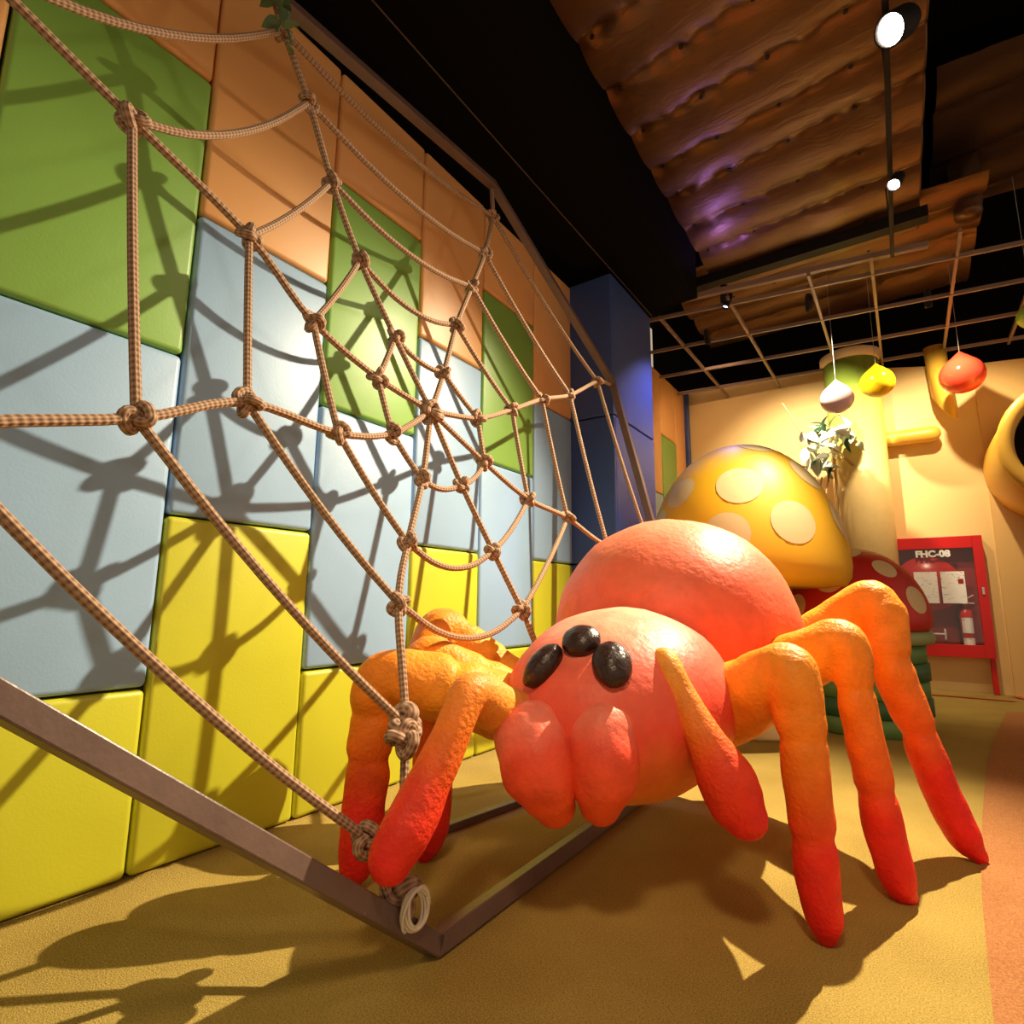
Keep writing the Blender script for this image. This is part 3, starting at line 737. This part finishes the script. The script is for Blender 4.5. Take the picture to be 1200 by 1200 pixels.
# leafy branch by the column
LW = leaf_mesh(.24, .15, .35); LW.materials.append(M['leaf_white'])
LG = leaf_mesh(.20, .11, .35); LG.materials.append(M['leaf_green'])
pc = ony((972, 524), 6.95)
e = empty('leafy_branch', pc); tag(e, 'spotlit branch with pale and dark green leaves and bare twigs in front of column', 'branch')
for k_ in range(52):
    a = random.uniform(0, 6.28); rr_ = .25 * math.sqrt(random.random())
    o = bpy.data.objects.new('leaf', LG if k_ % 3 == 0 else LW); scene.collection.objects.link(o); o.parent = e
    o.location = (rr_ * math.cos(a), random.uniform(-.12, .03), rr_ * math.sin(a) * 1.1)
    o.rotation_euler = (random.uniform(-1.2, 1.2), random.uniform(-1.4, 1.4), random.uniform(0, 6.28)); o.scale = [random.uniform(.6, 1.05)] * 3
def twig(pts, r):
    P = [ony(p[:2], p[2]) for p in pts]; link('twig', sweep(P, [r, r * .9, r * .7, r * .5][:len(P)], 4, 8), M['twig'], e)
twig([(975, 560, 7.05), (962, 540, 7.0), (940, 508, 6.95), (917, 473, 6.9)], .016)
twig([(978, 552, 7.05), (955, 549, 7.0), (930, 545, 6.95), (905, 541, 6.9)], .013)
twig([(975, 500, 7.05), (978, 545, 7.08), (982, 580, 7.1), (984, 605, 7.1)], .018)
twig([(905, 541, 6.9), (885, 528, 6.86), (872, 522, 6.84)], .009)
for x0 in (952, 960, 968): twig([(x0 + 3, 560, 7.05), (x0, 580, 7.06), (x0 + 1, 598, 7.06)], .010)
twig([(950, 535, 6.98), (942, 528, 6.97), (938, 521, 6.96)], .014)

link('twig', sweep([pc, (pc + np.array([-.3, 7.3, 2.5])) / 2, np.array([-.3, 7.25, 2.45])], [.016, .018, .02], 3, 8), M['twig'], e)
# hanging drops
def drop(px, d, r, mt, label, ztop=4.5):
    c = atd(px, d); e = empty('water_drop', c); tag(e, label, 'drop ornament', 'water drops hanging from the ceiling')
    pr = [(.001, -r)]
    lat = math.radians(46)
    for i in range(1, 15): a = -math.pi / 2 + i / 14 * (math.pi / 2 + lat); pr.append((r * math.cos(a), r * math.sin(a) * (.93 if a < 0 else 1)))
    pr[0] = (.001, -.93 * r); top = 1.37 * r
    for i in range(1, 7): t = i / 6; pr.append((max(.003, r * math.cos(lat) * (1 - t)), r * math.sin(lat) + (top - r * math.sin(lat)) * t))
    link('body', lathe(pr, 32, tuple(c)), mt, e)
    link('string', sweep([c + [0, 0, 1.36 * r], c + [0, 0, .5 * (ztop - c[2]) + .5 * 1.36 * r], [c[0], c[1], ztop]], [.0022] * 3, 2, 6), M['string'], e)
drop((981, 468), 5.65, .155, M['drop_white'], 'pinkish white water drop hanging in front of the column')
drop((1028, 449), 5.80, .162, M['drop_yellow'], 'yellow water drop hanging beside the column top')
drop((1127.5, 440), 5.70, .195, M['drop_red'], 'red water drop hanging beside the upright pipe')
drop((1211, 370), 5.0, .12, M['drop_green'], 'green water drop hanging near the slide tube', 5.2)

# fire hose cabinet
CX0, CX1, CZ0, CZ1 = -.15, .755, .37, 1.65
CYF = YB - .16
cab = empty('fire_cabinet', ((CX0 + CX1) / 2, YB - .08, CZ0)); tag(cab, 'red fire hose cabinet with glass door and notices on back wall', 'fire cabinet')
bm = bmesh.new()
t_ = .03
for lo, hi in [((CX0, CYF + .03, CZ0), (CX0 + t_, YB - .005, CZ1)), ((CX1 - t_, CYF + .03, CZ0), (CX1, YB - .005, CZ1)), ((CX0 + t_, CYF + .03, CZ0), (CX1 - t_, YB - .005, CZ0 + t_)), ((CX0 + t_, CYF + .03, CZ1 - t_), (CX1 - t_, YB - .005, CZ1))]: box_bm(bm, lo, hi, .004)
link('body', bm_mesh(bm), M['red'], cab)
link('back_panel', box((CX0 + .02, YB - .03, CZ0 + .02), (CX1 - .02, YB - .006, CZ1 - .02)), M['red_dark'], cab)
bm = bmesh.new(); fw_ = .085
GX0, GX1, GZ0, GZ1 = CX0 + fw_, CX1 - fw_, CZ0 + .13, CZ1 - .13
for lo, hi in [((CX0, CYF, CZ0), (GX0, CYF + .03, CZ1)), ((GX1, CYF, CZ0), (CX1, CYF + .03, CZ1)), ((GX0, CYF, CZ0), (GX1, CYF + .03, GZ0)), ((GX0, CYF, GZ1), (GX1, CYF + .03, CZ1))]: box_bm(bm, lo, hi, .003)
dr = link('door_frame', bm_mesh(bm), M['red'], cab)
link('glass_pane', box((GX0 - .005, CYF + .012, GZ0 - .005), (GX1 + .005, CYF + .018, GZ1 + .005)), M['glass'], cab)
lk = link('lock', box((CX1 - .055, CYF - .012, 1.02), (CX1 - .030, CYF, 1.10), .004), M['chrome'], cab)
link('bracket_foot', box((CX1 - .05, YB - .1, 0), (CX1 - .005, YB - .04, CZ0), .004), M['red'], cab)
def text_mesh(s, size, loc, m_, parent, name='lettering', ext=.002):
    cu = bpy.data.curves.new('t', 'FONT'); cu.body = s; cu.size = size; cu.align_x = 'CENTER'; cu.extrude = ext; cu.offset = .005
    ob = bpy.data.objects.new('t', cu); scene.collection.objects.link(ob)
    dg = bpy.context.evaluated_depsgraph_get(); me = bpy.data.meshes.new_from_object(ob.evaluated_get(dg)); bpy.data.objects.remove(ob)
    me.transform(Matrix.Translation(loc) @ Matrix.Rotation(math.pi / 2, 4, 'X')); me.materials.clear(); return link(name, me, m_, parent)
text_mesh('FHC-08', .095, ((GX0 + GX1) / 2 + .02, CYF + .009, GZ1 - .085), M['white'], cab)
def paper_mat():
    m = mat('paper', (.86, .85, .82), .6); nt = m.node_tree; n = nt.nodes; l = nt.links; tc = n['Texture Coordinate']
    mp = n.new('ShaderNodeMapping'); mp.inputs['Scale'].default_value = (30, 1, 60); l.new(tc.outputs['Object'], mp.inputs[0])
    t = n.new('ShaderNodeTexNoise'); t.inputs['Scale'].default_value = 1.; l.new(mp.outputs[0], t.inputs['Vector'])
    r = n.new('ShaderNodeValToRGB'); r.color_ramp.elements[0].position = .60; r.color_ramp.elements[1].position = .66
    r.color_ramp.elements[0].color = (.86, .85, .82, 1); r.color_ramp.elements[1].color = (.55, .53, .52, 1)
    l.new(t.outputs[0], r.inputs[0]); l.new(r.outputs[0], n['Principled BSDF'].inputs['Base Color']); return m
M['paper'] = paper_mat()
PW = .205
for k_, x in enumerate((.135, .37)):
    nt_ = link('notice', box((x, CYF + .004, .93), (x + PW, CYF + .008, 1.27)), M['paper'], cab); nt_['label'] = 'white printed notice sheet'
    if k_:
        so_ = link('stamp', box((x + .145, CYF + .001, 1.14), (x + .19, CYF + .003, 1.19)), M['red_dark'], nt_); so_.location = (0, 0, 0); so_.matrix_parent_inverse = Matrix.Identity(4)
# hose reel inside
rc = Vector((.25, YB - .085, 1.14))
e = empty('hose_reel', rc); tag(e, 'round red hose reel inside the fire cabinet', 'hose reel')
me = lathe([(.05, -.035), (.29, -.035), (.30, -.03), (.30, -.02), (.24, -.018), (.24, .018), (.30, .02), (.30, .03), (.05, .035)], 40); me.transform(Matrix.Translation(rc) @ Matrix.Rotation(math.pi / 2, 4, 'X'))
link('drum', me, M['red'], e)
link('hub', disc_on(rc + Vector((0, -.04, 0)), (0, -1, 0), .045, .02), M['chrome'], e)
vz = .60; e = empty('hose_valve', (.33, YB - .10, vz)); tag(e, 'white hose valve with T handle inside the fire cabinet', 'valve')
link('spindle', sweep([(.24, YB - .1, vz), (.30, YB - .1, vz), (.36, YB - .1, vz)], [.012] * 3, 2, 10), M['white'], e)
link('handle', sweep([(.36, YB - .1, vz - .05), (.36, YB - .1, vz), (.36, YB - .1, vz + .05)], [.010] * 3, 2, 10), M['white'], e)
ex = Vector((.555, YB - .085, CZ0 + .03))
e = empty('fire_extinguisher', ex); tag(e, 'small red fire extinguisher with white labels inside the cabinet', 'fire extinguisher')
link('cylinder', lathe([(.05, 0), (.06, .01), (.06, .40), (.05, .45), (.022, .48), (.02, .52)], 28, tuple(ex)), M['red'], e)
link('valve_head', box(ex + Vector((-.02, -.02, .52)), ex + Vector((.02, .02, .56)), .004), M['chrome'], e)
link('handle', bar(ex + Vector((-.02, 0, .56)), ex + Vector((.08, 0, .62)), .012, .012, (0, 0, 1)), M['white'], e)
link('handle', bar(ex + Vector((-.02, 0, .54)), ex + Vector((.08, 0, .53)), .012, .012, (0, 0, 1)), M['white'], e)
for z0, z1 in ((.05, .17), (.22, .38)):
    V = []; n_ = 9
    for k in range(n_):
        a = -math.pi / 2 + (k / (n_ - 1) - .5) * 1.7
        for z in (z0, z1): V.append((ex.x + .0615 * math.cos(a), ex.y + .0615 * math.sin(a), ex.z + z))
    link('sticker', mesh('l', V, [(2 * k, 2 * k + 2, 2 * k + 3, 2 * k + 1) for k in range(n_ - 1)]), M['paper'], e)
link('hose', sweep([ex + Vector((-.02, 0, .53)), ex + Vector((-.075, -.01, .45)), ex + Vector((-.07, -.02, .25)), ex + Vector((-.068, -.02, .1))], [.009] * 4, 4, 8), M['blackmetal'], e)
